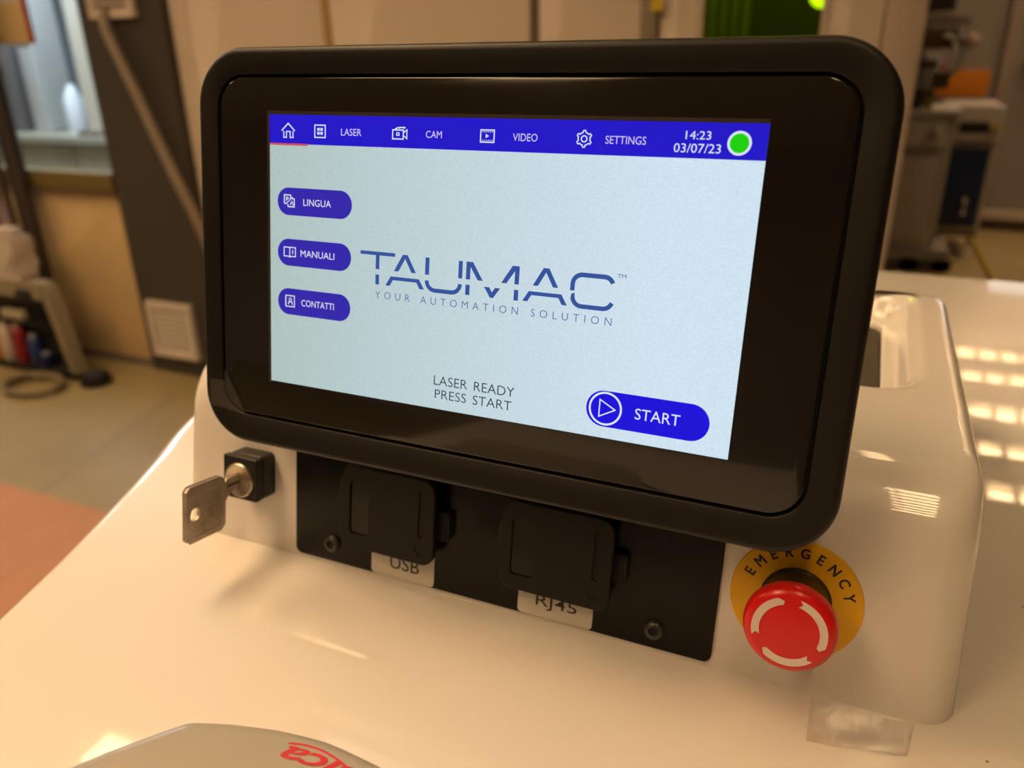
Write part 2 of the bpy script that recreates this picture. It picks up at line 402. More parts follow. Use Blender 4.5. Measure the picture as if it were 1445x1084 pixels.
o = obj('blue_cabinet', prism(rr(-4.75, -3.7, .10, 1.2, .02, 3), 0, .3, XZ(4.2), .01), mat('sky_blue_panel', (.26, .38, .55), rough=.5), None, 30)
tag(o, 'large light blue wall cabinet behind the left window', 'cabinet')
g = thing('white_post', 'pale post standing left of the dark pillar behind the window', 'post', (-3.93, 3.25, -.30))
obj('post_shaft', box(-3.99, -3.89, 3.2, 3.3, -.30, 1.6), mat('pale_post', (.62, .58, .48), rough=.5), g)
obj('post_foot', box(-4.03, -3.85, 3.15, 3.35, -.30, -.27), M_SEAM, g)
o = obj('bright_bottle', lathe([(.0, -.30), (.05, -.30), (.055, -.28), (.055, -.10), (.03, -.05), (.02, -.02), (.0, -.02)], -4.12, 3.24, lambda u, v, s: Vector((u, v, s)), 20, False, False), mat('pale_blue_white_plastic', (.75, .82, .9), rough=.3), None, 50)
tag(o, 'small pale blue-white bottle on the bench behind the window', 'bottle')
for i, (x, wdt, h, c, lab) in enumerate(((-4.70, .16, .62, (.12, .12, .12), 'dark instrument at the left end of the bench behind the window'), (-4.45, .14, .9, (.46, .47, .46), 'tall light grey instrument on the bench behind the window'))):
    g = thing('bench_instrument', lab, 'instrument', (x, 3.3, -.30))
    m_ = mat('instrument_%d' % i, c, rough=.5)
    obj('body', prism(rr(x-wdt/2, x+wdt/2, -.30, -.30+h, .02, 3), -.1, .1, XZ(3.35), .01), m_, g, 30)
    obj('front_panel', prism(rr(x-wdt*.35, x+wdt*.35, -.30+h*.55, -.30+h*.9, .01, 2), 0, .004, XZ(3.25), .001), M_SEAM, g, 30)

# fittings on the pillar
def grille(x0, x1, z0, z1, lab):
    g = thing('vent_grille', lab, 'vent', ((x0+x1)/2, WY-.03, z0), 'louvred grilles on the dark pillar')
    f = XZ(WY-.03)
    obj('grille_frame', join(*[loft([[f(u, v, 0) for u, v in P], [f(u, v, .022) for u, v in P]]) for P in (rr(x0, x1, z0, z0+.022, .004, 2), rr(x0, x1, z1-.022, z1, .004, 2), rr(x0, x0+.022, z0+.0221, z1-.0221, .002, 2), rr(x1-.022, x1, z0+.0221, z1-.0221, .002, 2))]), M_LOUV, g)
    obj('grille_back', box(x0+.022, x1-.022, WY-.034, WY-.03, z0+.022, z1-.022), M_SEAM, g)
    n = int((z1-z0-.05)/.019)
    for k in range(n):
        z = z0+.027+k*(z1-z0-.054)/max(1, n-1)
        obj('slat', loft([[(x, WY-.036, z+.006), (x, WY-.050, z-.004), (x, WY-.050, z-.0065), (x, WY-.036, z+.0035)] for x in (x0+.0225, x1-.0225)]), M_LOUV, g)
grille(-2.285, -2.08, .258, .50, 'pale louvred grille high on the dark pillar, above the hose')
grille(-2.31, -2.078, -.988, -.760, 'pale louvred grille low on the dark pillar beside the monitor')
g = thing('cable_hose', 'beige hose running diagonally down the dark pillar from the upper grille', 'hose', (-2.2, WY-.07, .27))
obj('hose', tube(spline([(-2.205, WY-.054, .285), (-2.19, WY-.075, .22), (-2.10, WY-.075, .0), (-2.03, WY-.075, -.18), (-1.985, WY-.075, -.29), (-1.945, WY-.06, -.42), (-1.925, WY-.035, -.60), (-1.92, WY-.025, -.95), (-1.915, WY-.025, ZF+.02)], 6), .019, 10), mat('beige_hose', (.27, .215, .17), rough=.5), g, 60)

# notice on the window
g = thing('notice_board', 'beige notice with a reddish edge on the window at the far left', 'notice', (-2.78, WY-.01, .18))
obj('board', prism(rr(-3.25, -2.665, .185, .33, .004, 2), 0, .012, XZ(WY-.0), .002), mat('notice_beige', (.55, .42, .22), rough=.6), g, 30)
obj('board', prism(rr(-3.25, -2.655, .335, .75, .004, 2), 0, .012, XZ(WY-.0), .002), mat('notice_light', (.68, .55, .36), rough=.6), g, 30)
obj('red_edge', box(-2.662, -2.645, WY-.014, WY, .185, .40), mat('notice_red', (.42, .10, .05), rough=.6), g)

# post with hanging cables, bag
g = thing('cable_post', 'dark upright post with cables hanging down it at the left edge', 'post', (-2.84, 1.88, ZF))
obj('post_shaft', prism(rr(-2.870, -2.803, 1.86, 1.90, .004, 2), ZF, .95, lambda a, b, s: Vector((a, b, s))), mat('post_dark', (.055, .04, .035), rough=.5), g, 30)
obj('post_foot', box(-2.93, -2.75, 1.83, 1.92, ZF, ZF+.02), M_SEAM, g)
rnd = random.Random(3)
for k, (nm, c) in enumerate((('white cable', (.55, .5, .45)), ('blue cable', (.04, .07, .30)), ('grey cable', (.25, .22, .2)), ('blue cable', (.05, .09, .38)), ('brown cable', (.22, .12, .06)), ('black cable', (.02, .02, .02)))):
    x = -2.965 + k*.019
    P = [(x + rnd.uniform(-.01, .01), 1.835+rnd.uniform(-.004, .004), z) for z in (.55, .25, .05, -.12, -.30, -.46, -.56)]
    o = obj('cable', tube(spline(P, 5), .0095, 8), mat(nm.replace(' ', '_')+str(k), c, rough=.4), g, 60); o['label'] = nm
g = thing('paper_bag', 'crumpled whitish bag standing on the tool case at the left edge', 'bag', (-2.80, 1.74, -.67))
def crumple(x0, x1, y0, y1, z0, z1, seed, amp=.012, n=6):
    r_ = random.Random(seed); R = []
    for k in range(n+1):
        t = k/n; R.append([(x*(1-.0*t)+r_.uniform(-amp, amp), y+r_.uniform(-amp, amp), z0+(z1-z0)*t) for x, y in rr(x0, x1, y0, y1, .02, 3)])
    return loft(R)
obj('bag', crumple(-2.88, -2.725, 1.69, 1.80, -.668, -.50, 5), mat('off_white_bag', (.56, .49, .44), rough=.6), g, 80)
obj('bag_fold', crumple(-2.86, -2.745, 1.72, 1.77, -.50, -.47, 6, .006, 2), mat('off_white_bag', (.56, .49, .44)), g, 80)

# open tool case on the floor, with its contents
g = thing('tool_case', 'open-fronted case with pale rim and dark inside on the floor at left', 'case', (-2.8, 1.70, ZF))
M_RIM = mat('pale_khaki_rim', (.27, .225, .15), rough=.5); M_CASE = mat('black_lining', (.010, .009, .010), rough=.6)
cs = lambda a, b, s: Vector((a, 1.74-s, b))
R = [(-3.2, ZF+.03), (-2.540, ZF+.03), (-2.600, -.685), (-2.63, -.668), (-3.2, -.668)]
obj('case_side', loft([[cs(u, v, s) for u, v in [(-2.562, ZF+.03), (-2.540, ZF+.03), (-2.592, -.70), (-2.610, -.674), (-2.626, -.70)]] for s in (-.02, .04)]), M_RIM, g, 30)
obj('case_top', loft([[cs(u, v, s) for u, v in rr(-3.2, -2.613, -.735, -.668, .012, 3)] for s in (-.02, .04)]), M_RIM, g, 30)
obj('case_back', box(-3.2, -2.60, 1.76, 1.77, ZF+.03, -.72), M_CASE, g)
obj('case_bottom', box(-3.2, -2.545, 1.70, 1.76, ZF+.012, ZF+.034), M_CASE, g)
obj('latch', prism(rr(-2.76, -2.68, -.745, -.70, .006, 3), .04, .052, cs, .003), M_CASE, g, 30)
for x in (-3.1, -2.57): obj('caster', lathe([(.018, -.02), (.022, -.012), (.022, .012), (.018, .02)], x, ZF+.022, lambda u, v, s: Vector((u, 1.735+s, v)), 16), M_CASE, g, 60)
fl = ZF+.034
items = [('orange_jar', 'orange jar in the tool case at the left edge', 'jar', -3.01, 1.725, fl, .027, .15, (.50, .22, .02)),
         ('white_jar', 'whitish jar between the orange jar and the red can', 'jar', -2.945, 1.725, fl, .024, .17, (.50, .43, .36)),
         ('red_spray_can', 'red can in the middle of the tool case', 'can', -2.868, 1.728, fl, .028, .17, (.22, .012, .015)),
         ('blue_spray_can', 'short blue can right of the red one in the tool case', 'can', -2.785, 1.73, fl, .024, .13, (.012, .035, .15)),
         ('navy_tin', 'dark navy tin at the right of the cans in the tool case', 'tin', -2.728, 1.73, fl, .026, .06, (.012, .02, .09)),
         ('glue_bottle', 'pale slim bottle at the left end of the tool case', 'bottle', -3.075, 1.73, fl, .02, .14, (.5, .43, .36))]
for nm, lab, ct, x, y, z, r_, h, c in items:
    g = thing(nm, lab, ct, (x, y, z)); f = lambda u, v, s: Vector((u, v, s))
    obj('body', lathe([(r_*.92, z), (r_, z+.004), (r_, z+h*.82), (r_*.7, z+h*.87)], x, y, f, 24), mat(nm, c, rough=.35), g, 50)
    obj('cap', lathe([(r_*.6, z+h*.87), (r_*.6, z+h*.98), (r_*.5, z+h)], x, y, f, 24), mat(nm+'_cap', tuple(min(1, q*.6+.2) for q in c), rough=.4), g, 50)
o = obj('cream_box', prism(rr(-2.93, -2.80, -.845, -.81, .006, 2), -.01, .02, cs, .004), mat('cream_box', (.42, .36, .25), rough=.5), None, 30)
tag(o, 'cream flat box lying on the shelf of the tool case', 'box')
o = obj('case_shelf', box(-3.19, -2.64, 1.71, 1.76, -.852, -.8455), M_CASE, [q for q in bpy.data.objects if q.name == 'tool_case'][0])
g = thing('cable_coil', 'loose coil of khaki cable lying on the floor before the tool case', 'cable', (-2.62, 1.60, ZF))
P = []
for k in range(90):
    a = k/90*2*pi*2.6; P.append((-2.64+.120*cos(a)*(1+.08*sin(a*.7)), 1.585+.085*sin(a)*(1+.1*cos(a*.5)), ZF+.009+.0030*(k/12)))
obj('cable', tube(P, .0085, 8), mat('khaki_cable', (.19, .155, .095), rough=.45), g, 60)
o = obj('rubber_foot', lathe([(0, ZF), (.055, ZF), (.06, ZF+.01), (.05, ZF+.045), (.02, ZF+.055), (0, ZF+.055)], -2.455, 1.72, lambda u, v, s: Vector((u, v, s)), 24, False, False), M_CASE, None, 50)
tag(o, 'black round rubber foot on the floor right of the tool case', 'foot')
o = obj('floor_marking', prism([(-1.835, .70), (-1.800, .70), (-2.045, 1.74), (-2.085, 1.74)], ZF, ZF+.001, lambda a, b, s: Vector((a, b, s))), mat('worn_floor_tape', (.27, .21, .12), rough=.5))
tag(o, 'faint pale tape line on the floor beside the machine', 'tape')
g = thing('brown_carton', 'reddish-brown carton on the floor at the lower left', 'box', (-1.85, .65, ZF))
M_CART = mat('reddish_cardboard', (.42, .21, .125), rough=.7, noise=.05, nscale=20)
obj('carton_body', box(-2.40, -1.22, .45, .90, ZF, ZF+.10), M_CART, g)
obj('lid', loft([[(x, y, z) for x, y in rr(-2.405, -1.215, .445, .905, .004, 2)] for z in (ZF+.10, ZF+.118)]), M_CART, g, 30)

# ------------------------------------------------------------------ hall on the right
wh = struct('window_3', join(box(1.09, 1.13, 5.90, 5.95, .02, 1.3), box(1.9, 1.94, 5.90, 5.95, .02, 1.3), box(1.13, 1.9, 5.90, 5.95, 1.26, 1.3)), M_PALE)
obj('lit_pane', box(1.13, 1.9, 5.935, 5.949, .06, 1.26), mat('daylight_pane', (.8, .8, .8), emit=(.95, .97, 1), estr=1.0), wh)
obj('orange_sill', prism(rr(5.84, 5.95, .0, .06, .01, 2), 1.08, 1.96, lambda a, b, s: Vector((s, a, b))), mat('orange_sill', (.60, .22, .05), rough=.5), wh)
struct('trim_3', box(.93, .985, 5.91, 5.95, -.935, CE+.09), mat('greige_trim', (.30, .235, .20), rough=.6))
o = obj('orange_screen', prism(rr(.42, .885, -.215, -.055, .006, 2), 0, .02, XZ(5.95), .004), mat('orange_panel', (.62, .20, .012), rough=.55), None, 30)
tag(o, 'flat orange wall screen on the far wall behind the machine stand', 'panel')
M_STAND = mat('light_machine_grey', (.38, .34, .31), rough=.45, noise=.05, nscale=8); M_STAND2 = mat('mid_machine_grey', (.25, .215, .19), rough=.5)
M_DK = mat('dark_machine_parts', (.035, .028, .024), rough=.4)
g = thing('machine_stand', 'grey wheeled machine stand right behind the monitor', 'machine', (.47, 4.6, ZF))
obj('cabinet_body', prism(rr(.28, .60, -.93, -.40, .012, 3), -.36, 0, XZ(4.6), .008), M_STAND, g, 30)
obj('upper_body', prism(rr(.28, .605, -.395, -.235, .012, 3), -.36, .02, XZ(4.6), .008), M_STAND, g, 30)
obj('top_tray', prism(rr(.27, .66, -.233, -.20, .006, 2), -.36, .03, XZ(4.6), .004), mat('pale_tray', (.42, .38, .36), rough=.4), g, 30)
obj('door', prism(rr(.32, .56, -.88, -.44, .008, 2), 0, .012, XZ(4.6), .004), M_STAND, g, 30)
obj('side_rail', box(.605, .64, 4.60, 4.64, -.95, -.235), M_STAND, g)
obj('base_frame', box(.27, .72, 4.58, 4.95, -.985, -.935), M_STAND2, g)
obj('knob', lathe([(.022, 0), (.022, .03), (.015, .036)], .545, -.315, XZ(4.58), 16), M_STAND2, g, 50)
for x, y in ((.31, 4.61), (.54, 4.61), (.70, 4.62), (.54, 4.88)):
    obj('caster', lathe([(.03, -.018), (.041, -.010), (.041, .010), (.03, .018)], x, ZF+.041, lambda u, v, s: Vector((u+s, y, v)), 18), M_DK, g, 50)
g = thing('welding_head', 'dark brown machine head with hoses above the grey stand', 'machine head', (.47, 4.62, -.20))
obj('column', box(.34, .42, 4.66, 4.76, -.20, .62), M_STAND2, g)
obj('motor', prism(rr(.40, .54, .265, .36, .01, 3), -.1, .02, XZ(4.62), .008), M_DK, g, 30)
obj('arm', prism(rr(.38, .62, .20, .255, .01, 3), -.08, .02, XZ(4.62), .008), mat('arm_grey', (.26, .22, .19), rough=.4), g, 30)
obj('gear_case', prism(rr(.38, .58, .09, .19, .02, 3), -.08, .03, XZ(4.62), .01), mat('brown_case', (.085, .055, .032), rough=.5), g, 30)
obj('spindle', lathe([(.05, -.10), (.055, -.08), (.055, .06), (.04, .075)], .45, 4.62, lambda u, v, s: Vector((u, v, s)), 24), mat('spindle_grey', (.22, .21, .20), rough=.35, metal=.4), g, 50)
obj('spindle_cap', lathe([(.057, .0), (.060, .01), (.060, .03), (.057, .04)], .45, 4.62, lambda u, v, s: Vector((u, v, s)), 24), M_DK, g, 50)
obj('nozzle', lathe([(.02, -.17), (.04, -.14), (.05, -.10)], .45, 4.62, lambda u, v, s: Vector((u, v, s)), 24), M_DK, g, 50)
obj('clamp_block', prism(rr(.50, .57, -.10, -.01, .01, 3), -.04, .04, XZ(4.62), .006), M_DK, g, 30)
obj('red_cap', lathe([(.015, 0), (.015, .02), (.01, .026)], .535, -.002, lambda u, v, s: Vector((u, 4.60-s, v)), 14), mat('red_cap', (.45, .04, .03), rough=.4), g, 50)
obj('hose_loop', tube([(.545+.06*cos(a), 4.60, .06+.105*sin(a)) for a in [radians(-110+220*k/24) for k in range(25)]], .011, 8), mat('grey_hose', (.20, .21, .21), rough=.3), g, 60)
obj('hose_loop', tube([(.525+.045*cos(a), 4.585, .065+.085*sin(a)) for a in [radians(-110+220*k/24) for k in range(25)]], .010, 8), mat('pale_hose', (.42, .42, .36), rough=.3), g, 60)
obj('round_cap', lathe([(.0, .0), (.035, .0), (.04, .008), (.03, .02), (0, .024)], .632, .125, XZ(4.60), 20, False, False), mat('pinkish_cap', (.42, .30, .25), rough=.5), g, 50)
g = thing('green_fixture', 'small dark green and yellow fixture on the grey machine stand', 'fixture', (.43, 4.63, -.20))
M_GF = mat('olive_green_part', (.16, .17, .012), rough=.5)
for x in (.335, .46): obj('clamp_jaw', prism(rr(x, x+.055, -.20, -.105, .008, 3), -.04, .03, XZ(4.63), .006), M_GF, g, 30)
obj('fixture_body', prism(rr(.392, .458, -.20, -.125, .008, 3), -.04, .02, XZ(4.63), .006), M_DK, g, 30)
g = thing('blue_cabinet', 'dark blue floor cabinet with grey top unit in the hall at right', 'cabinet', (.77, 5.2, ZF))
obj('body', box(.655, .895, 5.02, 5.5, -.90, -.41), M_STAND, g)
obj('blue_door', prism(rr(.672, .868, -.875, -.435, .006, 3), 0, .018, XZ(5.02), .005), mat('dark_blue_enamel', (.003, .014, .055), rough=.4), g, 30)
obj('top_unit', prism(rr(.60, .905, -.40, -.205, .03, 4), -.48, .03, XZ(5.02), .012), M_STAND, g, 30)
obj('display', prism(rr(.685, .835, -.352, -.292, .006, 2), .03, .034, XZ(5.02), .002), mat('cabinet_display', (.015, .017, .015), rough=.2), g, 30)
obj('knob', lathe([(.018, 0), (.022, .005), (.022, .015), (.01, .02)], .862, -.32, XZ(4.99), 16), mat('yellow_knob', (.35, .28, .03), rough=.4), g, 50)
obj('handle', tube([(.79, 5.0, -.80), (.79, 4.97, -.80), (.79, 4.97, -.72), (.79, 5.0, -.72)], .010, 8), M_LOUV, g)
obj('base', box(.66, .89, 5.04, 5.48, -.94, -.90), M_STAND2, g)
for x in (.69, .86): obj('leg', lathe([(.02, ZF), (.022, ZF+.01), (.012, ZF+.02), (.012, -.94)], x, 5.10, lambda u, v, s: Vector((u, v, s)), 14), M_DK if x < .8 else M_LOUV, g, 50)
o = obj('yellow_hose', tube(spline([(.93, 5.80, ZF+.014), (.935, 5.5, ZF+.014), (.94, 5.1, ZF+.014), (.955, 4.6, ZF+.014), (.97, 4.0, ZF+.014), (1.0, 3.2, ZF+.014)], 5), .014, 8), mat('yellow_hose', (.42, .30, .04), rough=.5), None, 60)
tag(o, 'yellow hose lying along the hall floor behind the machine', 'hose')

# ------------------------------------------------------------------ ceiling luminaires
def emis(name, s):
    M = mat(name, (.8, .7, .6), emit=LAMP_COL, estr=s)
    return M
M_TUBE = emis('luminaire_glow', LAMP)
M_LFR = mat('luminaire_white', (.75, .70, .62), rough=.4, metal=0)
M_LOUVRE = mat('bronze_louvre', (.16, .12, .08), rough=.5)
def luminaire(cx, cy, lx, ly, lab, grp, n=7, strength=None):
    g = thing('ceiling_luminaire', lab, 'ceiling light', (cx, cy, CE), grp)
    x0, x1, y0, y1 = cx-lx/2, cx+lx/2, cy-ly/2, cy+ly/2
    obj('luminaire_frame', join(box(x0-.02, x0, y0-.02, y1+.02, CE, CE+.088), box(x1, x1+.02, y0-.02, y1+.02, CE, CE+.088), box(x0, x1, y0-.02, y0, CE, CE+.088), box(x0, x1, y1, y1+.02, CE, CE+.088)), M_LFR, g)
    obj('diffuser', box(x0, x1, y0, y1, CE+.05, CE+.06), strength or M_TUBE, g)
    if ly >= lx: cells = [(x0, x1, y0+ly*(k+1)/(n+1)-.016, y0+ly*(k+1)/(n+1)+.016) for k in range(n)] + [(cx-lx*.4-.002, cx-lx*.4+.002, y0, y1), (cx+lx*.4-.002, cx+lx*.4+.002, y0, y1)]
    else: cells = [(x0+lx*(k+1)/(n+1)-.008, x0+lx*(k+1)/(n+1)+.008, y0, y1) for k in range(n)]
    for a, b, c, d in cells: obj('louvre', box(a, b, c, d, CE+.005, CE+.05), M_LOUVRE, g)
    return g
G1 = 'louvred ceiling luminaires over the work room'
luminaire(.525, -.93, .175, 1.25, 'louvred ceiling light almost overhead, mirrored in the white console', G1).rotation_euler.z = radians(3.2)
luminaire(.40, 1.55, .085, .68, 'small louvred ceiling light over the back of the machine', G1, 4)
luminaire(-.85, .10, .60, 1.2, 'wide louvred ceiling light just left of the machine', G1)
luminaire(-.85, -1.55, .60, 1.2, 'wide louvred ceiling light behind the viewer on the left', G1)  # extra unseen luminaire, keeps the room level with dimmer diffusers
luminaire(-2.80, -.30, .60, 1.2, 'louvred ceiling light over the floor to the left of the work place', G1)
luminaire(-3.7, .75, .60, 1.2, 'louvred ceiling light at the far left of the room', G1)  # unseen luminaire added to brighten the left wall and floor
luminaire(-1.73, .38, .24, 1.2, 'narrow louvred ceiling light left of the machine, mirrored beside the instrument', G1)
G2 = 'ceiling luminaires in the hall'
for k, y in enumerate((3.76, 4.26, 4.78, 5.38, 5.84)):
    luminaire(1.62, y, 1.2, .16, '%s hall ceiling light, counted from the machine' % ('first', 'second', 'third', 'fourth', 'fifth')[k], G2, 8)

# ------------------------------------------------------------------ the machine: deck, cabinet, moulded console
mach = thing('laser_machine', 'glossy white moulded machine cabinet with raised console, carrying the monitor', 'machine', (.15, .15, ZF))
left = [(-.055, -.46), (-.085, -.25), (-.109, -.152), (-.130, -.0835), (-.149, -.0248), (-.182, .0597), (-.2105, .1214), (-.235, .20), (-.25, .32), (-.255, .5), (-.25, .68), (-.22, .765), (-.14, .793)]
L = [tuple(p) for p in spline([Vector((*p, 0)) for p in left], 6)]; L = [(p[0], p[1]) for p in L]
right = [(.62, .795), (.70, .77), (.735, .68), (.74, .5), (.735, .3), (.70, .1), (.64, -.1), (.60, -.3), (.585, -.46)]
Rt = [(p.x, p.y) for p in spline([Vector((*p, 0)) for p in right], 6)]
OUT = (L + Rt)[::-1]                 # counter-clockwise
rings = []
rd = .009
rings.append([(x, y, ZF+.06) for x, y in offset(OUT, .05)])
rings.append([(x, y, ZD-.10) for x, y in offset(OUT, .03)])
rings.append([(x, y, ZD-.045) for x, y in offset(OUT, .006)])
for k in range(9):
    a = pi/2*k/8; rings.append([(x, y, ZD-rd*(1-sin(a))) for x, y in offset(OUT, rd*(1-cos(a)))])
rings.append([(x, y, ZD) for x, y in offset(OUT, rd+.002)])
obj('deck', loft(rings), M_WHITE, mach, 40)
obj('plinth', loft([[(x, y, z) for x, y in offset(OUT, .08)] for z in (ZF, ZF+.06)]), M_DK, mach)
# console hump
zt = -.016; rf = .037; rs = .007; rb = .016
def face_y(z): return .04 + z*math.tan(T)
zf0 = -.044; ycf = face_y(zf0) + rf*cos(T); zcf = zt-rf
def ring_at(z, ins=0, k=0):
    h = (z-ZD)/(zt-ZD)
    # front
    if z <= zcf + rf*sin(-T)*-1*0 + zf0*0 - .0 and z < zf0: y0 = face_y(z)
    else:
        q = max(0, rf*rf-(z-zcf)**2); y0 = ycf-math.sqrt(q)
        if z < zcf: y0 = min(y0, face_y(z)) if z < zf0 else y0
    s_in = 0
    if z > zt-rs: s_in = rs-math.sqrt(max(0, rs*rs-(z-(zt-rs))**2))
    b_in = 0
    if z > zt-rb: b_in = rb-math.sqrt(max(0, rb*rb-(z-(zt-rb))**2))
    x0 = -.103+.0065*h+s_in; x1 = .3245-.0045*h-s_in; y1 = .352-.010*h-b_in
    return rr(x0+ins, x1-ins, y0+ins, y1-ins, (.016, .016, .022, .022), 10)
# the arc leaves the face tangentially: centre height so that the tangent point lies on the face
tz = zcf - rf*sin(0)                 # arc used above this height
zs = [ZD-.002]
n = 8
ztan = zcf + rf*0
zs += [ZD+.0005+(zf0-ZD-.0005)*i/n for i in range(n+1)]
zs += [zf0 + (zt-zf0)*sin(pi/2*i/22) for i in range(1, 23)]
ycf = face_y(zf0) + math.sqrt(rf*rf-(zf0-zcf)**2)
HR = [[(x, y, z) for x, y in ring_at(z)] for z in zs]
HR[0] = [(x, y, ZD-.002) for x, y in ring_at(ZD)]
HR.append([(x, y, zt) for x, y in ring_at(zt, .004)])
def rec(d, z, r=.026): return [(x, y, z) for x, y in rr(-.082+d, .301-d, .137+d, .331-d, r, 10)]
HR += [rec(-.003, zt), rec(0, zt-.0002), rec(.003, zt-.0012), rec(.0058, zt-.0034), rec(.0082, zt-.007, .024), rec(.0103, zt-.0115, .022), rec(.0125, zt-.0152, .02), rec(.0155, zt-.0175, .018), rec(.0185, zt-.0186, .016)]
zo = zt-.0190
HR.append([(x, y, zo) for x, y in rr(-.0620, .2825, .158, .3120, .015, 10)])
HR.append([(x, y, zo-.001) for x, y in rr(-.0610, .2812, .1595, .3108, .014, 10)])
HR.append([(x, y, zo-.012) for x, y in rr(-.0610, .2812, .1595, .3108, .014, 10)])
obj('console', loft([dens(R_, 10) for R_ in HR], False, True), M_WHITE, mach, 40)
M_MESH = mat('dark_perforated_sheet', (.060, .045, .034), rough=.6, noise=.5, nscale=700, bump=.8, bscale=700)
obj('vent_insert', prism(rr(-.0605, .2806, .160, .3103, .0135, 6), zo-.0118, zo-.004, lambda a, b, s: Vector((a, b, s))), M_MESH, mach)

# ------------------------------------------------------------------ monitor
mon = thing('touchscreen_monitor', 'black tilted touchscreen monitor showing a pale blue start screen', 'monitor', (.1135, .06, zt))
BO = rr(-.0430, .2655, -.0352, .1558, .026, 14)
GI = rr(-.0303, .2527, -.0197, .1430, .0145, 14)       # opening of the frame
RB = []
RB.append([SP(u, v, -.024) for u, v in offset(BO, .006)])
RB.append([SP(u, v, -.018) for u, v in offset(BO, .001)])
RB.append([SP(u, v, -.004) for u, v in BO])
for k in range(1, 6):
    a = pi/2*k/5; RB.append([SP(u, v, -.0040+.0040*sin(a)) for u, v in offset(BO, .003*(1-cos(a)))])
def lerp_ring(A, B, t): return [(a[0]*(1-t)+b[0]*t, a[1]*(1-t)+b[1]*t) for a, b in zip(A, B)]
RB.append([SP(u, v, 0.0) for u, v in offset(BO, .0035)])
RB.append([SP(u, v, -.0004) for u, v in offset(GI, -.0012)])
RB.append([SP(u, v, -.0008) for u, v in offset(GI, -.0006)])
RB.append([SP(u, v, -.0045) for u, v in GI])
obj('bezel', loft([dens([tuple(p) for p in R_], 14) for R_ in RB], True, True), M_BEZEL, mon, 35)
gl = obj('glass', prism(offset(GI, .0009), -.0044, -.0008, SP, .0006), M_GLASS, mon, 35)
obj('rear_shell', prism(rr(-.005, .232, -.005, .135, .02, 8), -.038, -.024, SP, .0) if 0 else loft([[SP(u, v, s) for u, v in rr(-.01+i, .237-i, 0+i, .14-i, .02, 8)] for s, i in ((-.0238, 0), (-.034, .001), (-.038, .005))]), M_BEZEL, mon, 35)
obj('mount_bracket', loft([[(x, y, z) for x in (.06,) for y, z in ((.105, zt), (.135, zt), (.098, .10), (.060, .10))], [(x, y, z) for x in (.165,) for y, z in ((.105, zt), (.135, zt), (.098, .10), (.060, .10))]]), M_BEZEL, mon)
# display and everything it shows
SD = -.00072
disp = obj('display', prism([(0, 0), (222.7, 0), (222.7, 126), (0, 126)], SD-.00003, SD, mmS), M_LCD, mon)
edge = obj('display_border', flat([[(-1.6, -1.2), (0, -1.2), (0, 127.6), (-1.6, 127.6)], [(0, 126), (222.7, 126), (222.7, 127.6), (0, 127.6)]], mmS, SD-.00001), mat('dark_grey_border', (.045, .036, .034), rough=.3), mon)
S1, S2, S3 = SD+.00006, SD+.00012, SD+.00018
nav = obj('menu_bar', flat([[(0, 113.1), (222.7, 113.1), (222.7, 126), (0, 126)]], mmS, S1), M_LCD_BLUE, disp)
obj('red_underline', flat([[(.2, 112.5), (21.4, 112.5), (21.4, 113.4), (.2, 113.4)]], mmS, S2), M_LCD_RED, disp)
def icon(name, polys, m_=M_LCD_WHITE, s=S2): return obj(name, flat(polys, mmS, s), m_, disp)
icon('home_icon', stroke([(6.9, 118.9), (10.6, 122.2), (14.3, 118.9)], .55) + stroke([(8.1, 118.8), (8.1, 116.0), (9.6, 116.0), (9.6, 118.6), (11.7, 118.6), (11.7, 116.0), (13.3, 116.0), (13.3, 118.8)], .5))
icon('grid_icon', stroke([(25.4, 116.4), (31.1, 116.4), (31.1, 121.7), (25.4, 121.7)], .5, True) + [[(a, b), (a+1.25, b), (a+1.25, b+1.2), (a, b+1.2)] for a in (26.8, 28.5) for b in (117.6, 119.3)])
icon('camera_icon', stroke([(66.3, 116.8), (71.6, 116.8), (71.6, 120.5), (66.3, 120.5)], .5, True) + stroke([(68.3, 118.3), (69.5, 118.3), (69.5, 119.3), (68.3, 119.3)], .4, True) + stroke([(67.4, 120.8), (69.0, 121.5), (72.6, 121.6)], .5) + stroke([(71.8, 118.2), (73.4, 117.0), (73.4, 120.6), (71.8, 119.5)], .45) + stroke([(69.6, 120.9), (69.9, 121.5), (72.1, 121.4), (72.1, 120.9)], .3))
fi = stroke([(108.5, 116.6), (114.6, 116.6), (114.6, 121.4), (108.5, 121.4)], .5, True) + [[(110.8, 118.2), (110.8, 119.9), (112.3, 119.05)][::-1]]
for k in range(6): fi += [[(109.3+k*.86, b), (109.65+k*.86, b), (109.65+k*.86, b+.4), (109.3+k*.86, b+.4)] for b in (117.1, 120.5)]
icon('film_icon', fi)
gp = []
for k in range(48):
    a = 2*pi*k/48; ph = (k % 8); r_ = 3.15 if ph in (0, 1, 7) else 2.45; gp.append((153.4+r_*cos(a+pi/2), 119.0+r_*sin(a+pi/2)))
icon('gear_icon', stroke(gp, .45, True) + stroke(circ(153.4, 119, 1.15, 20), .45, True))
icon('status_ring', [circ(212.8, 118.95, 4.35, 36)]); icon('status_light', [circ(212.8, 118.95, 3.45, 36)], M_LCD_GREEN, S3)
def label(name, body, bb, m_, s=S2, **k): return text(name, body, bb, mmS, s, m_, disp, **k)
label('menu_text', 'LASER', (39.6, 50.3, 117.5, 120.5), M_LCD_PINK); label('menu_text', 'CAM', (82.7, 90.4, 117.6, 120.5), M_LCD_PINK)
label('menu_text', 'VIDEO', (123.0, 133.8, 117.4, 120.4), M_LCD_PINK); label('menu_text', 'SETTINGS', (162.1, 178.2, 117.4, 120.4), M_LCD_PINK)
